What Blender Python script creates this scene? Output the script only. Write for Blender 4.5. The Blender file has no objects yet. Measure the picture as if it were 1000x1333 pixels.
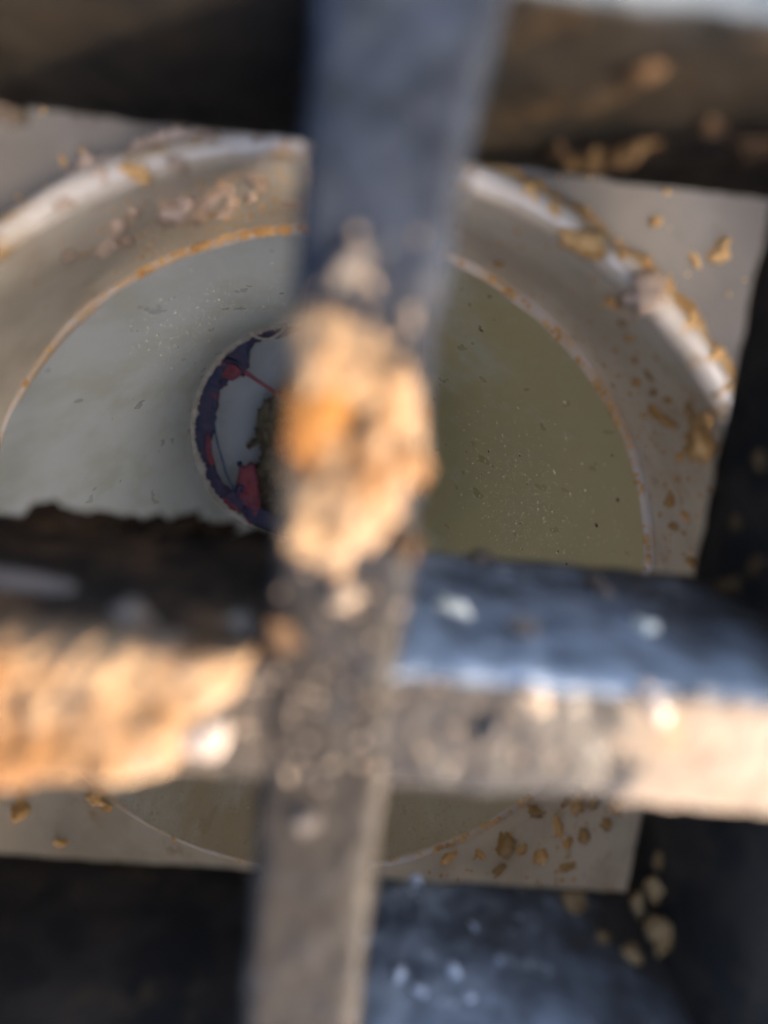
import bpy, bmesh, math, random
from math import sin, cos, pi, radians
from mathutils import Vector, Matrix, noise

random.seed(11)
S = bpy.context.scene
COL = S.collection
MM = 0.001                                    # everything below is measured in millimetres

# ------------------------------------------------------------------ camera
cd = bpy.data.cameras.new('camera'); cam = bpy.data.objects.new('camera', cd); COL.objects.link(cam)
cd.sensor_fit = 'VERTICAL'; cd.sensor_width = 27.0; cd.sensor_height = 36.0
cd.lens = 36.0 * 850.0 / 1333.0
cd.clip_start = 0.001; cd.clip_end = 50.0
RIGHT = Vector((0.99416462, 0.10222361, 0.03445359))
DOWN = Vector((0.0925626, -0.9723972, 0.21418647))
FWD = Vector((0.05539749, -0.20974749, -0.97618498))
cam.matrix_world = Matrix(((RIGHT.x, -DOWN.x, -FWD.x, 0), (RIGHT.y, -DOWN.y, -FWD.y, 0),
                           (RIGHT.z, -DOWN.z, -FWD.z, 0.036), (0, 0, 0, 1)))
cd.dof.use_dof = True; cd.dof.focus_distance = 0.175; cd.dof.aperture_fstop = 10.6
S.camera = cam

# ------------------------------------------------------------------ sky, sun, exposure
SUN_EL, SUN_AZ = radians(36), radians(-28)    # azimuth measured from +X towards +Y
w = bpy.data.worlds.new('World'); S.world = w; w.use_nodes = True
nt = w.node_tree; bg = nt.nodes['Background']
sky = nt.nodes.new('ShaderNodeTexSky'); sky.sky_type = 'NISHITA'; sky.sun_disc = False
sky.sun_elevation = SUN_EL; sky.sun_rotation = pi / 2 - SUN_AZ
sky.air_density = 0.5; sky.dust_density = 3.5; sky.ozone_density = 0.3
nt.links.new(sky.outputs[0], bg.inputs[0]); bg.inputs[1].default_value = 0.15
sd = bpy.data.lights.new('sun', 'SUN'); sun = bpy.data.objects.new('sun', sd); COL.objects.link(sun)
sd.energy = 2.0; sd.angle = radians(0.6); sd.color = (1.0, 0.74, 0.46)
to_sun = Vector((cos(SUN_EL) * cos(SUN_AZ), cos(SUN_EL) * sin(SUN_AZ), sin(SUN_EL)))
sun.rotation_euler = to_sun.to_track_quat('Z', 'Y').to_euler()
S.view_settings.view_transform = 'Standard'; S.view_settings.look = 'None'
S.view_settings.gamma = 1.0; S.view_settings.exposure = 3.6; S.view_settings.use_curve_mapping = False
S.render.engine = 'CYCLES'
S.cycles.max_bounces = 8; S.cycles.diffuse_bounces = 7

# ------------------------------------------------------------------ materials
def mat(name, c1, c2=None, c3=None, scale=120, scale3=400, rough=0.5, rvar=0.15, bump=0.3, bscale=900, bdist=0.0002,
        lo=0.4, hi=0.6, lo3=0.62, hi3=0.7, spec=0.5, sub=0.0, tint=None, coat=0.0, rand=False, dust_sheen=None, grad=None, zs=1.0, dside=-0.7):
    m = bpy.data.materials.new(name); m.use_nodes = True
    t = m.node_tree; N = t.nodes; L = t.links; b = N['Principled BSDF']
    tc = N.new('ShaderNodeTexCoord'); vec = tc.outputs['Object']
    if zs != 1.0:
        mp = N.new('ShaderNodeMapping'); mp.inputs['Scale'].default_value = (1, 1, zs); L.new(vec, mp.inputs[0]); vec = mp.outputs[0]
    def nz(sc, det=3, ro=0.6):
        n = N.new('ShaderNodeTexNoise'); n.inputs['Scale'].default_value = sc
        n.inputs['Detail'].default_value = det; n.inputs['Roughness'].default_value = ro
        L.new(vec, n.inputs['Vector']); return n
    def ramp(fac, a, bb):
        r = N.new('ShaderNodeMapRange'); r.interpolation_type = 'SMOOTHSTEP'
        r.inputs['From Min'].default_value = a; r.inputs['From Max'].default_value = bb
        L.new(fac, r.inputs['Value']); return r.outputs[0]
    def mix(f, a, bb):
        x = N.new('ShaderNodeMix'); x.data_type = 'RGBA'; L.new(f, x.inputs[0])
        for sock, v in ((x.inputs[6], a), (x.inputs[7], bb)):
            if isinstance(v, tuple): sock.default_value = (*v, 1)
            else: L.new(v, sock)
        return x.outputs[2]
    col = c1
    n1 = nz(scale)
    if c2: col = mix(ramp(n1.outputs['Fac'], lo, hi), col, c2)
    if c3:
        n3 = nz(scale3, 4, 0.7); col = mix(ramp(n3.outputs['Fac'], lo3, hi3), col, c3)
    for ax, g0, g1, gc, gs in ([grad] if grad and not isinstance(grad, list) else grad or []):   # stains and painted shade that thicken along one axis, with a ragged front
        sp = N.new('ShaderNodeSeparateXYZ'); L.new(vec, sp.inputs[0])
        ng = nz(gs, 4, 0.65); ad = N.new('ShaderNodeMath'); ad.operation = 'MULTIPLY_ADD'
        L.new(ng.outputs['Fac'], ad.inputs[0]); ad.inputs[1].default_value = (g1 - g0) * 1.6
        L.new(sp.outputs[ax], ad.inputs[2])
        mg = N.new('ShaderNodeMapRange'); mg.inputs['From Min'].default_value = g0 + (g1 - g0) * 0.8; mg.inputs['From Max'].default_value = g1 + (g1 - g0) * 0.8
        L.new(ad.outputs[0], mg.inputs['Value']); col = mix(mg.outputs[0], col, gc)
    if dust_sheen:                                           # dust lies on what faces up; iron_top paints its sky sheen here
        ge = N.new('ShaderNodeNewGeometry'); sp = N.new('ShaderNodeSeparateXYZ'); L.new(ge.outputs['Normal'], sp.inputs[0])
        nd = nz(150, 4, 0.7); mu = N.new('ShaderNodeMath'); mu.operation = 'MULTIPLY'
        dt = N.new('ShaderNodeMath'); dt.operation = 'MULTIPLY_ADD'; L.new(sp.outputs[1], dt.inputs[0]); dt.inputs[1].default_value = dside
        L.new(sp.outputs[2], dt.inputs[2])             # and on the side away from the painted sky blue
        L.new(ramp(dt.outputs[0], 0.35, 0.75), mu.inputs[0]); L.new(ramp(nd.outputs['Fac'], -0.1, 0.34), mu.inputs[1])
        col = mix(mu.outputs[0], col, dust_sheen)
    if rand:
        oi = N.new('ShaderNodeObjectInfo'); hs = N.new('ShaderNodeHueSaturation')
        mr = N.new('ShaderNodeMapRange'); mr.inputs['To Min'].default_value = 0.65; mr.inputs['To Max'].default_value = 1.25
        L.new(oi.outputs['Random'], mr.inputs['Value']); L.new(mr.outputs[0], hs.inputs['Value'])
        if isinstance(col, tuple): hs.inputs['Color'].default_value = (*col, 1)
        else: L.new(col, hs.inputs['Color'])
        col = hs.outputs[0]
    if isinstance(col, tuple): b.inputs['Base Color'].default_value = (*col, 1)
    else: L.new(col, b.inputs['Base Color'])
    n2 = nz(scale * 2.3, 2)
    rr = N.new('ShaderNodeMapRange'); rr.inputs['To Min'].default_value = max(0.03, rough - rvar); rr.inputs['To Max'].default_value = min(1, rough + rvar)
    rr.inputs['From Min'].default_value = 0.3; rr.inputs['From Max'].default_value = 0.7
    L.new(n2.outputs['Fac'], rr.inputs['Value']); L.new(rr.outputs[0], b.inputs['Roughness'])
    b.inputs['Specular IOR Level'].default_value = spec
    b.inputs['Coat Weight'].default_value = coat; b.inputs['Coat Roughness'].default_value = 0.25
    if bump:
        nb = nz(bscale, 3, 0.65); bp = N.new('ShaderNodeBump'); bp.inputs['Strength'].default_value = bump
        bp.inputs['Distance'].default_value = bdist
        L.new(nb.outputs['Fac'], bp.inputs['Height']); L.new(bp.outputs[0], b.inputs['Normal'])
    if sub:
        b.inputs['Subsurface Weight'].default_value = sub; b.inputs['Subsurface Scale'].default_value = 0.001
    return m

M = {}
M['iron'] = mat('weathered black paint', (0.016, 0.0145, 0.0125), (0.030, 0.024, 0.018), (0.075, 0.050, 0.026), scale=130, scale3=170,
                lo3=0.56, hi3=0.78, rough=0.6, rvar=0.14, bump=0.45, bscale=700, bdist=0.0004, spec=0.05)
M['iron_top'] = mat('black paint with painted sky sheen on top', (0.0035, 0.0033, 0.003), (0.007, 0.0055, 0.004), (0.030, 0.019, 0.009), scale=130, scale3=170,
                    lo3=0.54, hi3=0.76, rough=0.6, rvar=0.14, bump=0.45, bscale=700, bdist=0.0004, spec=0.10, dust_sheen=(0.026, 0.034, 0.042), dside=0.0)  # sky reflection on the top face is put in as colour
M['iron_shaded'] = mat('black paint', (0.0050, 0.0048, 0.0045), (0.009, 0.0075, 0.006), (0.024, 0.016, 0.008), scale=130, scale3=170,
                     lo3=0.58, hi3=0.78, rough=0.6, rvar=0.14, bump=0.45, bscale=700, bdist=0.0004, spec=0.05)  # same paint made darker, shade of the top arms put into the colour
M['iron_upright'] = mat('black paint with painted sky blue, dusty below', (0.0020, 0.0032, 0.0056), (0.0075, 0.0105, 0.0165), (0.034, 0.036, 0.040), scale=170, scale3=220,
                        lo=0.34, hi=0.66, lo3=0.56, hi3=0.76, rough=0.6, rvar=0.14, bump=0.7, bscale=420, bdist=0.0008, spec=0.08,
                        grad=(1, 0.010, -0.022, (0.0072, 0.0058, 0.0042), 300))  # blue sky reflection painted into the upper part, dust lower down
M['iron_muddy'] = mat('mud stained black paint', (0.010, 0.0075, 0.005), (0.030, 0.018, 0.010), (0.10, 0.052, 0.022), scale=190, scale3=190,
                      lo3=0.52, hi3=0.72, rough=0.7, rvar=0.14, bump=0.6, bscale=600, bdist=0.0005, spec=0.12, dust_sheen=(0.016, 0.013, 0.010))
M['iron_skylit'] = mat('black paint with painted sky light', (0.074, 0.086, 0.096), (0.235, 0.265, 0.28), (0.55, 0.58, 0.57), scale=210, scale3=260,
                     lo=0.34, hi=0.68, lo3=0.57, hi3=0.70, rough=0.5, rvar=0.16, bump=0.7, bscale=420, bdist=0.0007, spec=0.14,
                     dust_sheen=(0.0078, 0.0064, 0.0052), grad=(0, 0.013, 0.036, (0.045, 0.038, 0.030), 120))  # the blue is sky light painted on the arm's side
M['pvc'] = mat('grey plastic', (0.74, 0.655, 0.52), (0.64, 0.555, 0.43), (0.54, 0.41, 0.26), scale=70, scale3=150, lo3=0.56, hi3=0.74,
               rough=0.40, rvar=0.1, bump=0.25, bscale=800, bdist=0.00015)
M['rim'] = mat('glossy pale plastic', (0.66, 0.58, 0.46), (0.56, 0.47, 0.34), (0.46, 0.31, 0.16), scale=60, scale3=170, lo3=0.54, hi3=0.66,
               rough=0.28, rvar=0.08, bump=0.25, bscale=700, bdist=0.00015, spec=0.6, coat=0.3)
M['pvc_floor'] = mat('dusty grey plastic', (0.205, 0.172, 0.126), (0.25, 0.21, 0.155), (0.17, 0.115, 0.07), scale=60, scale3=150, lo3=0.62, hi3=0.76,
                     rough=0.55, rvar=0.1, bump=0.25, bscale=700, bdist=0.0002)
M['pipe'] = mat('pipe with olive film and painted shade', (0.83, 0.89, 0.90), (0.71, 0.75, 0.69), None, scale=75, scale3=260, lo=0.42, hi=0.72, lo3=0.58, hi3=0.74,
                rough=0.36, rvar=0.1, bump=0.2, bscale=700, bdist=0.0001, zs=0.3, grad=[(0, 0.0, 0.055, (0.60, 0.52, 0.28), 110), (1, -0.038, -0.062, (0.50, 0.40, 0.25), 130)])  # olive film on the right also paints the shade of that half
M['elbow'] = mat('pale grey plastic', (0.62, 0.66, 0.68), (0.66, 0.70, 0.72), scale=30, rough=0.35, bump=0.1)
M['burr'] = mat('frayed pale plastic', (0.58, 0.56, 0.50), (0.46, 0.42, 0.36), scale=300, rough=0.5, bump=0.4)
M['soil'] = mat('orange tan soil', (0.098, 0.064, 0.034), (0.063, 0.030, 0.009), (0.112, 0.081, 0.052), scale=130, scale3=330, lo3=0.52, hi3=0.66,
                rough=0.92, rvar=0.05, bump=0.8, bscale=1500, bdist=0.0005, spec=0.2)
M['crumb'] = mat('tan soil crumb', (0.12, 0.070, 0.026), (0.085, 0.044, 0.014), scale=500, rough=0.9, rvar=0.05, bump=0.8, bscale=1800, bdist=0.0004,
                 spec=0.2, rand=True)
M['pale'] = mat('pale tan grit', (0.13, 0.10, 0.07), (0.10, 0.074, 0.05), scale=500, rough=0.8, rvar=0.1, bump=0.6, bscale=1500, spec=0.3, rand=True)
M['scale'] = mat('pale lime scale', (0.80, 0.75, 0.58), (0.74, 0.66, 0.44), scale=500, rough=0.7, bump=0.3, spec=0.3)
M['pink'] = mat('pinkish tan soil', (0.62, 0.47, 0.34), (0.52, 0.37, 0.25), scale=400, rough=0.9, rvar=0.05, bump=0.8, bscale=1600, spec=0.2, rand=True)
M['gold'] = mat('golden crumb', (0.74, 0.47, 0.20), (0.62, 0.34, 0.11), scale=500, rough=0.85, rvar=0.05, bump=0.8, bscale=1800, bdist=0.0004, spec=0.3, rand=True)
M['edge'] = mat('tan torn plastic', (0.62, 0.44, 0.25), (0.66, 0.58, 0.47), scale=90, rough=0.7, bump=0.5, bscale=1500)
M['dull'] = mat('dull grey grit', (0.04, 0.035, 0.03), (0.03, 0.025, 0.021), scale=500, rough=0.8, bump=0.6, bscale=1500, spec=0.2)
M['silt'] = mat('brown silt', (0.46, 0.38, 0.27), (0.36, 0.29, 0.19), scale=300, rough=0.9, bump=0.5, spec=0.2)
M['rust'] = mat('rusty orange soil', (0.092, 0.040, 0.007), (0.060, 0.024, 0.005), scale=260, rough=0.9, bump=0.8, bscale=1200, bdist=0.0004, spec=0.15)
M['gold_dull'] = mat('dull golden mud', (0.34, 0.215, 0.095), (0.24, 0.14, 0.05), scale=300, rough=0.9, bump=0.8, bscale=1500, bdist=0.0004, spec=0.2, rand=True)
M['blue_grit'] = mat('pale blue grit', (0.42, 0.45, 0.47), (0.34, 0.37, 0.39), scale=400, rough=0.7, bump=0.5, spec=0.3)
M['white'] = mat('white mineral grain', (0.150, 0.122, 0.096), (0.13, 0.103, 0.080), scale=500, rough=0.6, bump=0.4, spec=0.4)
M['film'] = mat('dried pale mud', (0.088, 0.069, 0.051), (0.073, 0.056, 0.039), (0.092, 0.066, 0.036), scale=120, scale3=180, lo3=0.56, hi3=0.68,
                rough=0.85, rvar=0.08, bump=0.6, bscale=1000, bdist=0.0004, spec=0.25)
M['wetmud'] = mat('dark damp mud', (0.026, 0.015, 0.0075), (0.045, 0.025, 0.011), (0.065, 0.046, 0.029), scale=170, scale3=300, lo3=0.6, hi3=0.7,
                  rough=0.8, rvar=0.1, bump=0.9, bscale=1000, bdist=0.0006, spec=0.1)
M['primer'] = mat('purple blue primer', (0.018, 0.030, 0.090), (0.050, 0.034, 0.090), (0.16, 0.045, 0.075), scale=90, scale3=120, lo3=0.60, hi3=0.66,
                  rough=0.6, rvar=0.1, bump=0.4, bscale=600, bdist=0.0003)
M['red'] = mat('red cement', (0.30, 0.060, 0.080), (0.22, 0.055, 0.085), scale=200, rough=0.65, bump=0.4, bscale=700)
M['blue'] = mat('blue cement thread', (0.02, 0.05, 0.13), (0.03, 0.08, 0.16), scale=200, rough=0.3, bump=0)
M['humus'] = mat('brown rotted litter', (0.13, 0.105, 0.065), (0.24, 0.20, 0.13), (0.40, 0.36, 0.27), scale=200, scale3=320, rough=0.9, bump=0.9,
                 bscale=900, bdist=0.001)

# ------------------------------------------------------------------ helpers
def obj(name, verts, faces, m, parent=None, smooth=True, loc=(0, 0, 0)):
    me = bpy.data.meshes.new(name)
    me.from_pydata([(v[0] * MM, v[1] * MM, v[2] * MM) for v in verts], [], faces)
    bm = bmesh.new(); bm.from_mesh(me); bmesh.ops.recalc_face_normals(bm, faces=bm.faces); bm.to_mesh(me); bm.free()
    if smooth: me.polygons.foreach_set('use_smooth', [True] * len(me.polygons))
    me.materials.append(M[m] if isinstance(m, str) else m)
    o = bpy.data.objects.new(name, me); COL.objects.link(o)
    o.location = Vector(loc) * MM
    if parent: o.parent = parent
    return o
def empty(name, loc=(0, 0, 0)):
    o = bpy.data.objects.new(name, None); COL.objects.link(o); o.location = Vector(loc) * MM
    o.empty_display_size = 0.01; return o
def tag(o, label=None, cat=None, group=None, kind=None):
    if label: o['label'] = label
    if cat: o['category'] = cat
    if group: o['group'] = group
    if kind: o['kind'] = kind
    return o
def fr(p, s, o=4): return noise.fractal(Vector(p) * s, 0.9, 2.0, o)

def sweep(path_pts, prof_fn, closed_prof=True, caps=True):
    """prof_fn(i) -> list of 3D points of section i; sections are joined"""
    V = []; F = []; n = None
    for i in range(path_pts):
        sec = prof_fn(i); n = len(sec); V += sec
    for i in range(path_pts - 1):
        for j in range(n if closed_prof else n - 1):
            a = i * n + j; b = i * n + (j + 1) % n
            F.append((a, b, b + n, a + n))
    if caps and closed_prof:
        F.append(tuple(range(n))); F.append(tuple(range((path_pts - 1) * n, path_pts * n)))
    return V, F

def bar_mesh(axis, c, half, a0, a1, ztop, zbot, r=1.3, draft=0.0, seg=150, amp=0.22, seed=0.0, flare=None):
    """one cast bar with rounded arrises and an uneven, pitted surface"""
    prof = []
    k = 6
    for q in range(k + 1):
        t = pi / 2 * q / k; prof.append((half - r + r * sin(t) * 1.0, ztop - r + r * cos(t)))
    for q in range(1, 15):
        prof.append((half - draft * q / 15, ztop - r + (zbot + 0.8 - ztop + r) * q / 15))
    prof += [(half - draft, zbot + 0.8), (half - draft - 0.8, zbot)]
    left = [(-x, z) for x, z in reversed(prof)]
    top = [(x, ztop) for x in [(-half + r) + (2 * half - 2 * r) * q / 7 for q in range(1, 7)]]
    full = prof + left + top
    def sec(i):
        s = a0 + (a1 - a0) * i / (seg - 1)
        out = []
        for x, z in full:
            p = (s, x + c * 3.1, z) if axis == 'x' else (x + c * 3.1 + 50, s, z)
            d = amp * fr((p[0] + seed, p[1], p[2]), 0.22) + 0.10 * fr((p[0] + seed, p[1], p[2]), 0.9, 3)
            sx = 1 if x > 0 else -1
            if flare and x > 0: x = x + flare(s) * (x / half)
            ox = x + d * (sx if abs(x) > half - r - draft - 0.05 else 0); oz = z + d * (1 if z > ztop - r else 0)
            out.append((s, c + ox, oz) if axis == 'x' else (c + ox, s, oz))
        return out
    return sweep(seg, sec)

def blob(seed, sub=3, rough=0.35, flat=1.0):
    bm = bmesh.new(); bmesh.ops.create_icosphere(bm, subdivisions=sub, radius=1.0)
    for v in bm.verts:
        p = v.co.copy(); d = 1 + rough * fr(p + Vector((seed * 7.3, 0, 0)), 1.1) + 0.35 * rough * fr(p + Vector((0, seed * 3.1, 0)), 3.0)
        v.co = p * d; v.co.z *= flat
    V = [tuple(v.co) for v in bm.verts]; F = [tuple(x.index for x in f.verts) for f in bm.faces]
    bm.free(); return V, F

def patch(outline, zb, h, nr=26, na=110, edge=0.35, lump=0.5, ls=0.5, ragged=0.06, seed=0.0, pw=0.5, sink=0.3):
    """a lump or film of mud: uneven closed solid over an outline in the xy plane"""
    cx = sum(p[0] for p in outline) / len(outline); cy = sum(p[1] for p in outline) / len(outline)
    n = len(outline)
    def border(a):                                     # ray from the centroid to the outline
        d = (cos(a), sin(a)); best = 1e9
        for i in range(n):
            p, q = outline[i], outline[(i + 1) % n]
            ex, ey = q[0] - p[0], q[1] - p[1]; den = d[0] * ey - d[1] * ex
            if abs(den) < 1e-9: continue
            px, py = p[0] - cx, p[1] - cy
            t = (px * ey - py * ex) / den; u = (px * d[1] - py * d[0]) / den
            if t > 0 and -1e-6 <= u <= 1 + 1e-6: best = min(best, t)
        return best
    R = [border(2 * pi * i / na) for i in range(na)]
    R = [(R[i - 1] + 2 * R[i] + R[(i + 1) % na]) / 4 for i in range(na)]
    V = [(cx, cy, zb + h * (1 + lump * fr((cx + seed, cy, 0), ls)))]; F = []
    for k in range(1, nr + 1):
        rr = k / nr
        for i in range(na):
            a = 2 * pi * i / na
            r = R[i] * (rr + ragged * rr * rr * fr((R[i] * cos(a) * 1.0 + seed, R[i] * sin(a), 3), 0.9))
            x, y = cx + r * cos(a), cy + r * sin(a)
            prof = max(0.0, 1 - rr ** (1 / edge)) ** pw
            z = zb + h * prof * (1 + lump * fr((x + seed, y, 0), ls) + 0.35 * lump * fr((x, y + seed, 5), ls * 3.2)) - (sink if k == nr else 0)
            V.append((x, y, z))
    for i in range(na): F.append((0, 1 + i, 1 + (i + 1) % na))
    for k in range(nr - 1):
        for i in range(na):
            a = 1 + k * na + i; b = 1 + k * na + (i + 1) % na
            F.append((a, a + na, b + na, b))
    F.append(tuple(range(1 + (nr - 1) * na, 1 + nr * na)))
    return V, F

def tube(pts, rad, seg=8):
    P = [Vector(p) for p in pts]
    def sec(i):
        t = (P[min(i + 1, len(P) - 1)] - P[max(i - 1, 0)]).normalized()
        u = t.cross(Vector((0.3, 0.2, 0.93))).normalized(); v = t.cross(u)
        r = rad(i / (len(P) - 1)) if callable(rad) else rad
        return [tuple(P[i] + (u * cos(2 * pi * j / seg) + v * sin(2 * pi * j / seg)) * r) for j in range(seg)]
    return sweep(len(P), sec)
def curve(pts, n=40):                                   # Catmull-Rom through points
    P = [Vector(p) for p in pts]; P = [2 * P[0] - P[1]] + P + [2 * P[-1] - P[-2]]; out = []
    m = len(P) - 3
    for q in range(n + 1):
        s = q / n * m; i = min(int(s), m - 1); t = s - i
        a, b, c, d = P[i:i + 4]
        out.append(0.5 * ((2 * b) + (c - a) * t + (2 * a - 5 * b + 4 * c - d) * t * t + (3 * b - a - 3 * c + d) * t ** 3))
    return out

# ------------------------------------------------------------------ catch basin round the hub
HC = (-3.2, -37.3)                                      # axis of the drain hub
BX0, BX1, BY0, BY1 = -92, 92, -128, 70
basin = tag(empty('catch_basin', (0, 0, -52)), 'grey plastic catch basin floor and sides around the round drain hub', 'catch basin')
def sq_r(a):
    c, s = cos(a), sin(a); ts = []
    if c > 1e-6: ts.append((BX1 - HC[0]) / c)
    if c < -1e-6: ts.append((BX0 - HC[0]) / c)
    if s > 1e-6: ts.append((BY1 - HC[1]) / s)
    if s < -1e-6: ts.append((BY0 - HC[1]) / s)
    return min(ts)
def floor_sec(i):
    a = 2 * pi * i / 240; R1 = sq_r(a); out = []
    for q in range(24):
        t = q / 23; r = 61.0 + (R1 - 61.0) * t
        x, y = HC[0] + r * cos(a), HC[1] + r * sin(a)
        out.append((x, y, 4.0 + 0.25 * fr((x, y, 1), 0.06)))
    return out
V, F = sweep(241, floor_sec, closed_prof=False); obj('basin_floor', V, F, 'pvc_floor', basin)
def slab(x0, x1, y0, y1, z0, z1):
    V = [(x, y, z) for z in (z0, z1) for x, y in ((x0, y0), (x1, y0), (x1, y1), (x0, y1))]
    return V, [(0, 1, 2, 3), (4, 5, 6, 7), (0, 1, 5, 4), (1, 2, 6, 5), (2, 3, 7, 6), (3, 0, 4, 7)]
for x0, x1, y0, y1 in ((BX0 - 4, BX0, BY0, BY1), (BX1, BX1 + 4, BY0, BY1), (BX0 - 4, BX1 + 4, BY1, BY1 + 4), (BX0 - 4, BX1 + 4, BY0 - 4, BY0)):
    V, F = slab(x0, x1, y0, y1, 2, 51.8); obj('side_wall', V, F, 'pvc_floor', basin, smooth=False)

# ------------------------------------------------------------------ drain hub: rounded rim + socket
hub = tag(empty('drain_hub', (HC[0], HC[1], -74)), 'round grey plastic drain hub with a glossy rolled rim', 'drain hub')
def rim_sec(i):
    a = 2 * pi * i / 260; out = []
    wob = 0.22 * fr((cos(a) * 6, sin(a) * 6, 2), 1.0) + 0.10 * fr((cos(a) * 30, sin(a) * 30, 5), 1.0)
    for q in range(25):
        t = pi - (pi * 1.2) * q / 24                   # from the inside, over the top, down the outside
        k = q / 24
        out.append(((61.05 + wob * k + 1.8 * cos(t)) * cos(a), (61.05 + wob * k + 1.8 * cos(t)) * sin(a), 29.8 + wob * sin(min(pi, pi * k)) + 2.1 * sin(t)))
    out.append((62.6 * cos(a), 62.6 * sin(a), 25.0))
    return out
V, F = sweep(261, rim_sec, closed_prof=False); rim = obj('rim', V, F, 'rim', hub)
def sock_sec(i):
    a = 2 * pi * i / 260; out = []
    for q in range(21):
        t = q / 20; r = 59.25 - 0.35 * t + 0.05 * fr((cos(a) * 20, sin(a) * 20, t * 10), 0.5)
        out.append((r * cos(a), r * sin(a), 29.85 - t * 29.85))
    return out
V, F = sweep(261, sock_sec, closed_prof=False); obj('socket_wall', V, F, 'pvc', hub)

# ------------------------------------------------------------------ drain pipe below it
P0, P1 = Vector((-3.9, -37.8, -74)), Vector((-22.8, -31.2, -250))
pipe = tag(empty('drain_pipe', tuple(P1)), 'grey green plastic drain pipe running down from the hub to a small lower opening', 'drain pipe')
def pv(a, t, dr=0.0):                                   # a point on the pipe's inside (local to P1)
    c = P0.lerp(P1, t); r = 58.0 + (47.9 - 58.0) * t + dr
    return Vector((c.x + r * cos(a), c.y + r * sin(a), c.z)) - P1
def pipe_sec(i):
    a = 2 * pi * i / 260
    return [tuple(pv(a, q / 60, 0.15 * fr((cos(a) * 5, sin(a) * 5, q / 20), 0.7))) for q in range(61)]
V, F = sweep(261, pipe_sec, closed_prof=False); obj('pipe_wall', V, F, 'pipe', pipe)
def edge_sec(i):                                        # the cut upper edge of the pipe, with a torn burr
    a = 2 * pi * i / 520
    b = fr((cos(a) * 30, sin(a) * 30, 4), 0.9); b2 = max(0, fr((cos(a) * 30, sin(a) * 30, 9), 0.28))
    h = (0.25 + 0.5 * abs(b) + 0.8 * b2) * max(0.12, min(1.6, 0.75 + 1.6 * fr((cos(a) * 30, sin(a) * 30, 14), 0.11)))
    out = []
    for dr, dz in ((2.3, -0.4), (1.6, 0.15 + h * 0.3), (0.7, h), (0.15 - 0.5 * b2, h * 0.8), (-0.05 - 0.5 * b2, 0.1), (0.02, -1.2)):
        p = pv(a, 0, dr); out.append((p.x, p.y, p.z + dz))
    return out
V, F = sweep(521, edge_sec, closed_prof=False); tag(obj('cut_edge', V, F, 'edge', pipe), 'torn tan edge at the top of the pipe')
def end_sec(i):                                         # pale frayed lip of the lower opening
    a = 2 * pi * i / 520
    b = fr((cos(a) * 24, sin(a) * 24, 7), 0.8); b2 = max(0, fr((cos(a) * 24, sin(a) * 24, 2), 0.3))
    w_ = 1.5 + 1.2 * abs(b) + 2.2 * b2
    out = []
    for dr, dz in ((0.05, 2.0), (-0.25, 0.6 + 0.5 * b), (-w_ * 0.6, 0.1 + 0.5 * b), (-w_, -0.6), (-w_ * 0.7, -1.4), (0.3, -1.6)):
        p = pv(a, 1, dr); out.append((p.x, p.y, p.z + dz))
    return out
V, F = sweep(521, end_sec, closed_prof=False); tag(obj('frayed_lip', V, F, 'burr', pipe), 'pale frayed lip of the lower opening')

# ------------------------------------------------------------------ elbow below the opening
elbow = tag(empty('pipe_fitting', tuple(P1 + Vector((0, 0, -60)))), 'pale grey inside of the fitting seen through the small lower opening', 'pipe fitting')
EP = curve([(48.35, 0, 63), (50.3, 0, 60), (54, 0, 52), (54.5, 0, 42), (50, 0, 30), (40, 0, 20), (24, 0, 13), (0.01, 0, 10)], 40)
def fit_sec(i):
    a = 2 * pi * i / 160
    return [(p.x * cos(a) + max(0, 56 - p.z) * 0.12, p.x * sin(a), p.z) for p in EP]
V, F = sweep(161, fit_sec, closed_prof=False); obj('fitting_wall', V, F, 'elbow', elbow)

# ------------------------------------------------------------------ the grate
D = 28.0
grate = tag(empty('drain_grate', (0, 0, 0)), 'weathered black grate of thick crossed bars over the drain, nearest the viewer', 'drain grate')
XB = (-80, -40, 0, 40, 80)
for c, m, sd_ in zip(XB, ('iron', 'iron', 'iron_upright', 'iron', 'iron'), (1, 2, 3, 4, 5)):
    V, F = bar_mesh('y', c, 4.05, BY0 - 3, BY1 + 3, 0.25, -D, seg=230, seed=sd_ * 17.0,
                    flare=(lambda y: 1.7 * max(0.0, min(1.0, (y - 2) / 18.0)) ** 1.5) if c == 0 else None)
    obj('upright_bar', V, F, m, grate)
ENDS = (BX0 - 3,) + XB + (BX1 + 3,)
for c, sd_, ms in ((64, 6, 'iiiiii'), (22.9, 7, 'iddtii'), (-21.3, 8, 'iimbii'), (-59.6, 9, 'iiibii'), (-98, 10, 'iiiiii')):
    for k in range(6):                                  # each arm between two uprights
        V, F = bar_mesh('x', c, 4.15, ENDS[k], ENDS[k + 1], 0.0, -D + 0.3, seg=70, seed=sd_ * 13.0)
        obj('cross_arm', V, F, {'i': 'iron', 'm': 'iron_muddy', 'b': 'iron_skylit', 't': 'iron_top', 'd': 'iron_shaded'}[ms[k]], grate)

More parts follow.
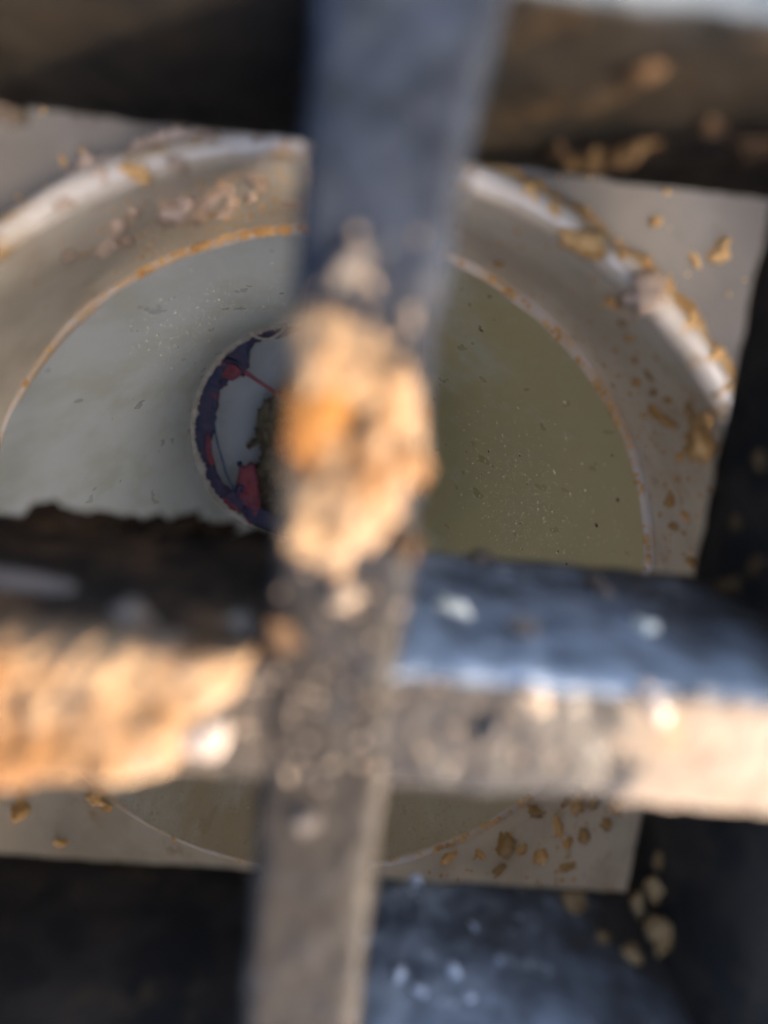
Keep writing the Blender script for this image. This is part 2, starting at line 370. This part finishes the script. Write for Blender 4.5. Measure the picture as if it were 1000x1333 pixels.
# ------------------------------------------------------------------ mud on the grate
V, F = patch([(-3.9, 2.6), (-2.3, 3.4), (0.2, 2.2), (2.3, 0.8), (3.9, -1.9), (3.8, -5.0), (2.9, -8.0), (1.3, -9.8), (-0.6, -10.8), (-2.6, -11.2),
              (-3.7, -8.6), (-3.9, -5.0), (-4.0, -1.2)], 0.0, 3.0, nr=40, na=160, edge=0.28, lump=0.45, ls=0.22, ragged=0.10, seed=4.0, sink=1.4)
clod = tag(obj('mud_clod', V, F, 'soil'), 'big orange tan clod of dried mud stuck on the middle upright bar', 'mud clod')
V, F = blob(9.4, sub=3, rough=0.6); V = [(x * 1.5 - 1.9, y * 2.3 - 2.9, z * 0.55 + 2.75) for x, y, z in V]
tag(obj('rust_patch', V, F, 'rust', clod), 'rusty orange patch on the mud clod')
for bx, by, bz, br in ((1.6, -0.6, 2.0, 1.1), (2.4, -4.6, 1.9, 1.2), (0.6, -7.6, 2.1, 1.3), (-2.4, -8.8, 1.6, 1.1), (-2.6, 1.2, 1.7, 1.0), (1.0, -3.6, 2.7, 1.0), (-1.0, -6.0, 2.7, 0.9), (-0.6, -10.2, 1.0, 1.0)):
    V, F = blob(bx * 3.3, sub=3, rough=0.8); obj('mud_nodule', [(x * br + bx, y * br + by, z * br * 0.7 + bz) for x, y, z in V], F, 'soil', clod)
V, F = patch([(-44, -16.2), (-30, -16.4), (-18.7, -16.4), (-9, -16.6), (-4.3, -16.9), (-4.6, -18.8), (-6.6, -20.5), (-8.2, -24.6), (-11, -25.8), (-15, -26.0),
              (-19, -26.9), (-30, -26.6), (-44, -26.2)], -0.2, 1.7, nr=40, na=260, edge=0.16, lump=0.5, ls=0.36, ragged=0.05, seed=9.0, sink=1.6)
tag(obj('mud_crust', V, F, 'soil'), 'thick orange tan mud crust covering the left arm of the cross bar', 'mud crust')
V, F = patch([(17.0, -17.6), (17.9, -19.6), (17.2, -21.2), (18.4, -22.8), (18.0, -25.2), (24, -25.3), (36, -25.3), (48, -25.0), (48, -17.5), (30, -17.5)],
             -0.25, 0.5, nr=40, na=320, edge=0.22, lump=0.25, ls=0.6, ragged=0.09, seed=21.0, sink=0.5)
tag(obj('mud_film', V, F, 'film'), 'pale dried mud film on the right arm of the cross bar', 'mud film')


# ------------------------------------------------------------------ loose soil: crumbs one can count
BL = []
for k in range(6):
    V, F = blob(k + 1.0, sub=3, rough=0.85)
    me = bpy.data.meshes.new('soil_crumb'); me.from_pydata([(x * MM, y * MM, z * MM) for x, y, z in V], [], F)
    me.polygons.foreach_set('use_smooth', [True] * len(me.polygons)); BL.append(me)
MEM = {}
def lump_at(name, p, size, m, label, cat, group=None, nrm=None, stretch=(1, 1, 0.7)):
    """one crumb: its flat side against the surface with normal nrm, sunk a little"""
    k = random.randrange(6)
    if (k, m) not in MEM:
        me = BL[k].copy(); me.name = name; me.materials.append(M[m]); MEM[(k, m)] = me
    o = bpy.data.objects.new(name, MEM[(k, m)]); COL.objects.link(o)
    q = Vector(nrm or (0, 0, 1)).to_track_quat('Z', 'Y')
    o.rotation_mode = 'QUATERNION'
    from mathutils import Quaternion
    o.rotation_quaternion = q @ Quaternion((0, 0, 1), random.uniform(0, 6.28))
    e = 1.0 if 'round' in label else random.uniform(0.65, 1.0); o.scale = (size * stretch[0] / e, size * stretch[1] * e, size * stretch[2])
    o.location = (Vector(p) + Vector(nrm or (0, 0, 1)) * size * stretch[2] * 0.35) * MM
    return tag(o, label, cat, group)
def sock(th, z, inset=0.0):
    a = radians(th); t = (-44 - z) / 30.0; r = 59.2 - 0.35 * max(0, min(1, t)) - inset
    return (HC[0] + r * cos(a), HC[1] + r * sin(a), z), (-cos(a), -sin(a), 0.12)

G = 'soil crumbs stuck in the hub'
for th, z, sz, lab in (
        (110.9, -53.5, 2.3, 'largest pinkish tan soil lump on the upper left socket wall'),
        (35.3, -59.5, 0, ''),
        (34.0, -48.7, 2.2, 'biggest golden soil lump just under the rim at the far right'),
        (-50.0, -66.4, 1.9, 'largest soil lump on the lower right socket wall'),):
    if sz:
        p, n = sock(th, z); lump_at('soil_lump', p, sz, 'gold' if th < 90 else 'pink', lab, 'soil lump', nrm=n)
p, n = sock(36.5, -58.5)                                 # the long streak on the right
V, F = blob(3.3, sub=3, rough=0.5); o = obj('soil_streak', V, F, 'gold', loc=p); o.scale = (0.9, 0.9, 3.6)
o.rotation_euler = (radians(22), radians(-6), radians(36)); tag(o, 'long golden soil streak on the right socket wall', 'soil streak')
for th, z, sz in ((108.0, -53.7, 1.5), (101.1, -48.7, 1.2), (110.6, -60.1, 1.2), (107.0, -60.3, 1.0), (119.0, -52.3, 1.1), (122.6, -56.9, 1.2), (126.1, -52.4, 0.9),
                  (120.3, -58.2, 1.0), (105.4, -57.3, 1.1), (113.5, -55.5, 1.3), (105.0, -51.0, 0.9), (102.6, -55.6, 0.8), (98.5, -60.5, 0.7), (116.0, -50.0, 0.8)):
    p, n = sock(th, z); lump_at('soil_crumb', p, sz, 'pink', 'small pinkish tan crumb on the upper left socket wall', 'soil crumb', 'crumbs on the upper left wall', n)
for th, z, sz in ((37.3, -45.3, 1.3), (38.1, -48.3, 1.1), (29.9, -58.1, 0.8), (22.0, -65.0, 1.2), (17.5, -65.1, 1.0), (40.5, -57.1, 0.8), (42.1, -60.4, 1.1),
                  (39.4, -53.4, 0.7), (36.2, -64.4, 0.6), (55.4, -47.7, 1.2), (49.5, -52.3, 0.9), (68.0, -65.2, 0.8), (33.0, -52.0, 1.3), (31.5, -55.0, 0.7), (52.0, -50.5, 0.7),
                  (20.0, -61.0, 0.8), (13.0, -60.0, 1.1), (46.0, -56.0, 0.6), (43.5, -55.0, 0.6), (26.0, -61.0, 0.6)):
    p, n = sock(th, z); lump_at('soil_crumb', p, sz * 0.8, 'gold', 'small golden crumb on the right socket wall', 'soil crumb', 'crumbs on the right wall', n)
for th, z, sz in ((-34.5, -63.8, 1.5), (-28.1, -57.5, 1.5), (-39.7, -63.0, 1.2), (-42.6, -69.8, 1.2), (-36.2, -57.4, 1.1), (-44.6, -60.1, 1.2), (-39.3, -58.9, 0.8), (-61.0, -70.5, 1.1),
                  (-31.8, -56.0, 0.9), (-47.5, -64.0, 0.8), (-55.0, -68.0, 0.8), (-36.5, -66.5, 0.8), (-32.0, -61.5, 0.9), (-52.5, -62.5, 0.9), (-26.5, -60.5, 0.8), (-41.0, -55.0, 0.8)):
    p, n = sock(th, z); lump_at('soil_crumb', p, sz, 'gold', 'small orange crumb on the lower right socket wall', 'soil crumb', 'crumbs on the lower right wall', n)
for th, z, sz in ((-140.0, -58.3, 1.4), (-131.5, -59.5, 0.8), (-130.3, -71.4, 1.3), (-128.0, -72.0, 1.0)):
    p, n = sock(th, z); lump_at('soil_crumb', p, sz, 'gold', 'brown crumb on the lower left socket wall', 'soil crumb', 'crumbs on the lower left wall', n)
# soil banked against the outside of the rim
def ridge(a0, a1, r0, z0, rad, seed, n=90):
    def sec(i):
        t = i / (n - 1); a = radians(a0 + (a1 - a0) * t); env = min(1, 6 * t, 6 * (1 - t)) ** 0.5
        out = []
        for j in range(12):
            b = 2 * pi * j / 12
            k = rad * env * (0.75 + 0.8 * fr((a * 40 + seed, cos(b) * 1.2, sin(b) * 1.2), 0.35) + 0.45 * fr((a * 90 + seed, cos(b) * 2.5, sin(b) * 2.5), 1.6))
            k = max(0.08, k); r = r0 + k * cos(b)
            out.append((HC[0] + r * cos(a), HC[1] + r * sin(a), z0 + k * 0.9 * sin(b)))
        return out
    return sweep(n, sec)
V, F = ridge(80, 22, 63.4, -46.2, 1.5, 3.0, 260); tag(obj('soil_ridge', V, F, 'gold'), 'golden soil banked along the right side of the rim', 'soil ridge')
V, F = ridge(122, 96, 63.4, -46.2, 1.4, 8.0, 160); tag(obj('soil_ridge', V, F, 'pink'), 'pinkish soil banked along the upper left of the rim', 'soil ridge')
a = radians(54.5); p = (HC[0] + 60.4 * cos(a), HC[1] + 60.4 * sin(a), -42.2)
lump_at('mud_drop', p, 2.0, 'pink', 'round pale mud drop sitting across the right part of the rim', 'mud drop', stretch=(1, 1, 0.6))
a = radians(63.5); p = (HC[0] + 60.2 * cos(a), HC[1] + 60.2 * sin(a), -42.3)
lump_at('mud_drop', p, 1.6, 'gold', 'golden mud lump on the rim right of the upright bar', 'mud drop')
a = radians(112.5); p = (HC[0] + 60.0 * cos(a), HC[1] + 60.0 * sin(a), -42.5)
lump_at('mud_drop', p, 1.1, 'gold', 'brown mud fleck crossing the upper left part of the rim', 'mud drop')
for th, rr, sz in ((121, 60.0, 0.7), (116, 61.2, 0.9), (108.5, 60.2, 0.8), (104, 61.5, 0.9), (99.5, 61.3, 1.0), (71, 61.6, 1.0), (67.5, 61.2, 0.9), (59, 61.5, 0.9), (48.5, 61.4, 0.8), (44, 61.6, 1.0), (40, 61.0, 0.8), (34, 61.3, 1.2)):
    a = radians(th); lump_at('soil_crumb', (HC[0] + rr * cos(a), HC[1] + rr * sin(a), -42.4 - max(0, rr - 60.7) * 0.5), sz, 'gold' if th < 90 else 'pink',
                             'tan crumb lying on the right half of the rim' if th < 90 else 'pinkish crumb lying on the left half of the rim', 'soil crumb', 'crumbs on the rim')
for x, y, sz in ((42.5, 18.7, 1.2), (39.5, 17.3, 0.7), (34.0, 21.0, 0.6)):
    lump_at('soil_crumb', (x, y, -48), sz, 'gold', 'tan crumb on the basin floor at the upper right', 'soil crumb', 'crumbs on the basin floor')

# ------------------------------------------------------------------ grains and lumps on the grate
for x, y, sz, m, lab in (
        (-7.3, -22.3, 1.25, 'white', 'pale round pebble at the inner end of the mud crust'),
        (0.2, -12.8, 0.75, 'pale', 'tan grain on the upright bar just below the mud clod'),
        (12.1, -18.2, 0.75, 'pale', 'tan grain on the right arm near its upper edge'),
        (19.5, -17.9, 0.75, 'white', 'white grain on the upper edge of the mud film'),
        (10.0, -20.7, 0.7, 'dull', 'dull grain in the middle of the right arm'),
        (-1.1, 4.9, 0.95, 'dull', 'grey tan grain on the upright bar above the mud clod'),
        (3.5, -9.4, 0.7, 'wetmud', 'brown grain at the right edge of the upright bar'),
        (-0.7, -27.5, 0.7, 'dull', 'dull grain on the upright bar below the crossing'),
        (-3.2, -15.4, 0.9, 'wetmud', 'brown crumb at the upper left corner of the crossing'),):
    lump_at('grit_grain', (x, y, 0.25), sz, m, lab, 'grit grain', 'grains on the grate')
for x, z, sz, m, lab in (
        (8.6, -10.4, 0.85, 'scale', 'bright white grain on the blue side of the right arm'),
        (13.2, -7.3, 0.9, 'pale', 'dull pale fleck below the white grain on the blue side'),
        (13.4, -25.4, 0.9, 'pale', 'pale fleck at the lower edge of the blue side'),
        (23.5, -10.1, 0.7, 'scale', 'pale fleck at the right end of the blue side'),
        (23.0, -18.8, 1.1, 'pale', 'large dull fleck on the right arm side'),
        (-12.3, -2.6, 1.3, 'pale', 'pale lump at the top of the dark left arm side'),
        (-6.0, -4.0, 1.0, 'pale', 'pale lump beside the crossing on the left arm side'),):
    lump_at('grit_grain', (x, -17.1, z), sz, m, lab, 'grit grain', 'grains on the grate', (0, 1, 0))
V, F = blob(5.1, sub=3, rough=0.4); o = obj('mud_streak', V, F, 'film', loc=(-23.0, -17.2, -8.5)); o.scale = (4.8, 1.0, 1.3)
o.rotation_euler = (0, radians(-10), 0); tag(o, 'pale mud streak on the dark side of the left arm', 'mud streak')
for x, z, sz in ((-26, -25.8, 1.6), (-21, -26.5, 1.3), (-15.9, -26.4, 2.0), (-12.5, -26.8, 1.2), (-9.0, -26.4, 1.1), (-29.5, -26.2, 1.5), (-18.5, -26.9, 1.2), (-24, -27.2, 1.2)):
    lump_at('mud_lump', (x, -17.2, z), sz, 'wetmud', 'red brown mud lump along the lower edge of the left arm', 'mud lump', 'lumps along the left arm', (0, 1, 0), (1.5, 1, 0.6))
for x, z, sz, m in ((14.6, -6.1, 0.9, 'wetmud'), (19.0, -18.5, 1.3, 'crumb'), (17.3, -21.0, 1.1, 'crumb'), (26.2, -14.2, 0.9, 'wetmud'), (13.8, -20.4, 0.9, 'wetmud'), (22.4, -12.5, 0.8, 'wetmud'), (27.2, -16.5, 0.9, 'wetmud'), (16.0, -22.6, 0.9, 'crumb')):
    lump_at('mud_lump', (x, 18.7, z), sz, m, 'dull golden mud lump on the shaded top cross arm at the right', 'mud lump', 'lumps on the top right arm', (0, -1, 0))
lump_at('mud_lump', (-32.3, 18.7, -26.6), 1.5, 'pale', 'pale mud lump under the top cross arm at the far left', 'mud lump', None, (0, -1, 0))
for x, z, sz, m in ((28.8, -24.5, 1.3, 'gold_dull'), (30.8, -20.5, 0.7, 'gold_dull'), (33.0, -18.5, 0.8, 'gold_dull')):
    lump_at('mud_lump', (x, -55.4, z), sz, m, 'golden mud lump at the right end of the bottom cross arm', 'mud lump', 'lumps on the bottom arm', (0, 1, 0))
for x, z, sz in ((14.2, -15.6, 0.7), (8.9, -14.9, 0.7), (10.6, -13.4, 0.6), (15.2, -12.9, 0.6), (11.4, -26.6, 0.8), (19.0, -17.0, 0.4), (17.0, -21.0, 0.4)):
    lump_at('grit_grain', (x, -55.4, z), sz * 0.8, 'blue_grit', 'pale grain on the blue side of the bottom cross arm', 'grit grain', 'grains on the bottom arm', (0, 1, 0))
for y, z, sz in ((-16.3, -20.7, 1.2), (-18.6, -23.9, 1.0), (-13.4, -17.5, 0.8), (-50.0, -21.5, 1.3), (-52.5, -18.4, 1.8), (-46.9, -22.0, 0.9), (-54.0, -23.5, 1.3), (-4.3, -20.4, 0.7), (-10.3, -21.7, 0.7)):
    lump_at('mud_lump', (36.0, y, z), sz * 0.85, 'gold_dull' if y < -40 else 'crumb', 'dull golden mud lump on the dark right upright bar', 'mud lump', 'lumps on the right bar', (-1, 0, 0))

# ------------------------------------------------------------------ primer and cement round the lower opening
res = tag(empty('cement_residue', tuple(P1 + Vector((0, 0, -4)))), 'purple primer and red cement smeared round the small lower opening', 'cement residue')
TAB = [(60, 47.5), (85, 46.5), (100, 43.5), (109.7, 42.6), (115.9, 43.8), (122, 44.0), (127.8, 41.5), (133.3, 36.5), (139, 37.5), (146.2, 39.0), (155, 40.6), (162.9, 39.6), (174, 38.6), (182.5, 39.2), (190, 41.0),
       (196.8, 41.8), (211.2, 42.4), (219, 42.0), (226.6, 40.0), (234, 38.5), (240.4, 39.0), (247, 38.0), (252.7, 39.0), (262.4, 38.0), (280, 41), (310, 44), (340, 47.5)]
def tab(d):
    for (a, x), (b, y) in zip(TAB, TAB[1:]):
        if a <= d <= b: return x + (y - x) * (d - a) / (b - a)
    return 47.5
def band_sec(i):
    d = 60 + 280 * i / 299; a = radians(d); ri = tab(d) + 0.9 * fr((cos(a) * 30, sin(a) * 30, 1), 0.4); ro = 47.6
    out = []
    for q in range(10):
        t = q / 9; r = ri + (ro - ri) * t
        out.append((r * cos(a), r * sin(a), -1.6 + 2.0 * t + 0.5 * fr((r * cos(a), r * sin(a), 0), 0.35)))
    for q in range(10):
        t = 1 - q / 9; r = ri + (ro - ri) * t
        out.append((r * cos(a), r * sin(a), -2.6 + 1.0 * t))
    return out
V, F = sweep(300, band_sec); obj('primer_band', V, F, 'primer', res)
def flat_blob(name, pts, z, h, m, seed):
    V, F = patch(pts, z, h, nr=14, na=70, edge=0.25, lump=0.5, ls=0.4, ragged=0.12, seed=seed, sink=0.6); return obj(name, V, F, m, res)
flat_blob('red_smear', [(-36.8, 22.5), (-34.0, 27.4), (-28.3, 27.0), (-27.8, 23.6), (-32.6, 20.0)], -1.0, 1.6, 'red', 2.0)
flat_blob('red_smear', [(-27.7, -14.7), (-24.6, -17.5), (-21.5, -13.4), (-18.7, -20.9), (-17.0, -31.4), (-14.4, -44.8), (-19.4, -48.0), (-27.9, -36.0), (-28.2, -25.3)], -3.0, 2.2, 'red', 5.0)
flat_blob('red_smear', [(-40.5, -4), (-39.2, -12), (-37.5, -17), (-40.0, -18), (-42.2, -10), (-42.0, -2)], 0.1, 1.3, 'red', 7.0)
flat_blob('red_smear', [(-33, -30), (-24, -38), (-16, -45), (-20, -46.5), (-28, -39), (-35, -33)], -0.8, 1.6, 'red', 12.0)
V, F = tube(curve([(-29.3, 25.6, -0.6), (-25.5, 23.9, -1.6), (-21.8, 21.7, -2.0), (-16, 18.6, -3), (-10, 15.4, -4), (10, 10, -6)], 40), lambda t: 1.15 - 0.3 * sin(pi * t)); obj('red_strand', V, F, 'red', res)
V, F = tube(curve([(-36.5, 29, -0.5), (-31, 28.4, 0.2), (-28, 25.2, -0.4), (-27.6, 22.8, -1.2)], 30), lambda t: 1.3 - 0.6 * t); obj('primer_drip', V, F, 'primer', res)
V, F = tube(curve([(-39.4, 12, -0.5), (-39.4, 8.1, -0.8), (-39.0, -0.3, -1.5), (-36.0, -12.1, -2.0), (-31.3, -23.9, -2.0), (-26.9, -30.0, -1.6), (-21.9, -37.3, -1.4), (-12.5, -45.3, -2)], 60), lambda t: 0.42 + 0.25 * t); obj('blue_thread', V, F, 'blue', res)
for x, y, r in ((-26.3, -26.6, 1.9), (-23.4, -35.2, 1.3), (-32.0, -28.0, 1.6), (-27.0, -15.4, 1.3), (-47.0, -12, 2.0), (-47.4, -8, 1.6), (-36, 19, 1.8)):
    V, F = blob(x, sub=2, rough=0.4, flat=0.6); obj('primer_drop', [(a * r + x, b * r + y, c * r - 0.6) for a, b, c in V], F, 'primer', res)
V, F = tube(curve([(-31, 39.0, 4.6), (-26.0, 42.0, 5.0), (-22.7, 39.8, 4.4), (-17.5, 39.2, 4.0), (-12.6, 42.0, 4.6), (-9.0, 46.5, 5)], 40), lambda t: 0.75 - 0.3 * t); tag(obj('plastic_curl', V, F, 'burr', res), 'white curl of shaved plastic')
V, F = tube(curve([(-29, 38.5, 4.4), (-27.0, 41.0, 5.6), (-25.5, 43.5, 6.2)], 12), 0.4); obj('plastic_curl', V, F, 'burr', res)

V, F = patch([(-14.7, 15.7), (-20.3, 8.4), (-20.7, -2.8), (-18.1, -13.8), (-20.4, -25.5), (-17.6, -38.9), (-6, -50), (15, -50), (38, -36), (48, -10), (42, 15), (20, 24), (0, 22)],
             0, 7, nr=46, na=220, edge=0.16, lump=0.6, ls=0.25, ragged=0.08, seed=31.0, sink=3)
dirt = tag(obj('dirt_heap', V, F, 'humus', loc=(P1.x - 3, P1.y, -276)), 'brown heap of rotted litter inside the lower opening', 'dirt heap')
for x, y, r in ((-26.1, -9.0, 1.8), (-28.2, -11.1, 1.0), (-24.6, -22.0, 1.4), (-22.1, -20.3, 1.8), (-23.4, 6.7, 1.2)):
    lump_at('dirt_crumb', (P1.x + x * 0.985, P1.y + y * 0.985, -283), r, 'humus', 'dark dirt crumb at the edge of the litter heap', 'dirt crumb', 'crumbs by the litter heap')

# ------------------------------------------------------------------ uncountable fine grit
def scatter(name, m, pts, label, cat):
    V = []; F = []
    base = blob(2.2, sub=1, rough=0.5)
    for p, n, r in pts:
        k = len(V); q = Vector(n).to_track_quat('Z', 'Y'); rz = random.uniform(0, 6.28)
        sx = random.uniform(0.7, 1.8)
        for a, b, c in base[0]:
            v = Vector((a * sx, b, c * 0.5)); v.rotate(Matrix.Rotation(rz, 3, 'Z')); v.rotate(q)
            V.append(tuple(Vector(p) + v * r))
        F += [tuple(k + i for i in f) for f in base[1]]
    return tag(obj(name, V, F, m), label, cat, kind='stuff')
pts = []
for k in range(520):
    th = random.choice((random.gauss(34, 14), random.gauss(110, 10), random.gauss(-42, 16))); z = random.uniform(-71, -46)
    p, n = sock(th, z); pts.append((p, n, random.uniform(0.10, 0.42) ** 1.0))
for k in range(420):                                    # caught on the cut edge of the pipe
    th = random.choice((random.gauss(15, 25), random.gauss(105, 16), random.gauss(-55, 20))); a = radians(th); v = pv(a, 0, random.uniform(0.1, 1.0)) + P1
    pts.append(((v.x, v.y, v.z + 0.4), (0, 0, 1), random.uniform(0.2, 0.6)))
scatter('socket_grit', 'gold', pts, 'fine golden grit clinging to the socket wall and pipe edge', 'grit')
def on_wall(a, t):
    return pv(a, t, 0.15 * fr((cos(a) * 5, sin(a) * 5, t * 3), 0.7) - 0.02) + P1
pts = []
for k in range(2600):                                   # pale scale on the pipe wall
    u = random.random()
    if u < 0.5: a, t = random.gauss(0.05, 0.22), random.gauss(0.30, 0.14)
    elif u < 0.75: a, t = random.gauss(2.2, 0.35), random.gauss(0.5, 0.2)
    else: a, t = random.uniform(0, 2 * pi), random.uniform(0.02, 0.95)
    if not 0.02 < t < 0.97: continue
    pts.append((tuple(on_wall(a, t)), (-cos(a), -sin(a), 0), random.uniform(0.06, 0.2) if random.random() < 0.93 else random.uniform(0.25, 0.4)))
scatter('pipe_scale', 'scale', pts, 'pale specks of scale over the inside of the pipe', 'scale')
pts = []
for k in range(18):
    a = random.uniform(-0.9, 1.2); t = random.uniform(0.03, 0.5)
    pts.append((tuple(on_wall(a, t)), (-cos(a), -sin(a), 0), random.uniform(0.2, 0.5)))
scatter('pipe_specks', 'wetmud', pts, 'scattered dark specks on the right inside of the pipe', 'specks')
pts = []
for k in range(2600):                                   # brown silt on the lower side, just under the edge
    a = radians(random.choice((random.gauss(-120, 16), random.gauss(-75, 14)))); t = abs(random.gauss(0, 0.07))
    pts.append((tuple(on_wall(a, t)), (-cos(a), -sin(a), 0), random.uniform(0.05, 0.17)))
scatter('pipe_silt', 'silt', pts, 'brown silt on the lower side of the pipe just under its edge', 'silt')
pts = []
for k in range(380):                                    # dust and grit on the tops of the bars round the mud
    u = random.random()
    if u < 0.4: x, y = random.gauss(0, 2.2), random.gauss(-5, 6)
    elif u < 0.7: x, y = random.uniform(-20, 4), random.gauss(-21, 2.5)
    else: x, y = random.uniform(2, 26), random.gauss(-21, 2.5)
    if (abs(x) < 3.6 or abs(y + 21.3) < 3.7): pts.append(((x, y, 0.2 if abs(x) < 3.8 else -0.05), (0, 0, 1), random.uniform(0.08, 0.32)))
scatter('grate_grit', 'pale', pts, 'fine tan grit dusted over the bars around the mud', 'grit')
pts = []
for k in range(420):
    a = random.uniform(0, 2 * pi); r = random.uniform(62, 90)
    pts.append(((HC[0] + r * cos(a), HC[1] + r * sin(a), -47.9), (0, 0, 1), random.uniform(0.1, 0.4)))
scatter('floor_grit', 'gold', pts, 'fine tan grit on the basin floor outside the rim', 'grit')

# ------------------------------------------------------------------ labels that single out each one of a row
ORD = ['first', 'second', 'third', 'fourth', 'fifth', 'sixth', 'seventh', 'eighth', 'ninth', 'tenth', 'eleventh', 'twelfth', 'thirteenth', 'fourteenth',
       'fifteenth', 'sixteenth', 'seventeenth', 'eighteenth', 'nineteenth', 'twentieth']
rows = {}
for o in COL.objects:
    if o.parent is None and o.get('group') and o.get('label'): rows.setdefault(o['label'], []).append(o)
for lab, os_ in rows.items():
    if len(os_) < 2: continue
    down = 'right upright' in lab or 'right socket wall' in lab and 'lower' not in lab
    os_.sort(key=(lambda o: -o.location.y) if down else (lambda o: o.location.x))
    for k, o in enumerate(os_):
        o['label'] = lab + ', ' + ORD[k] + (' from top' if down else ' from left')
bpy.context.view_layer.update()
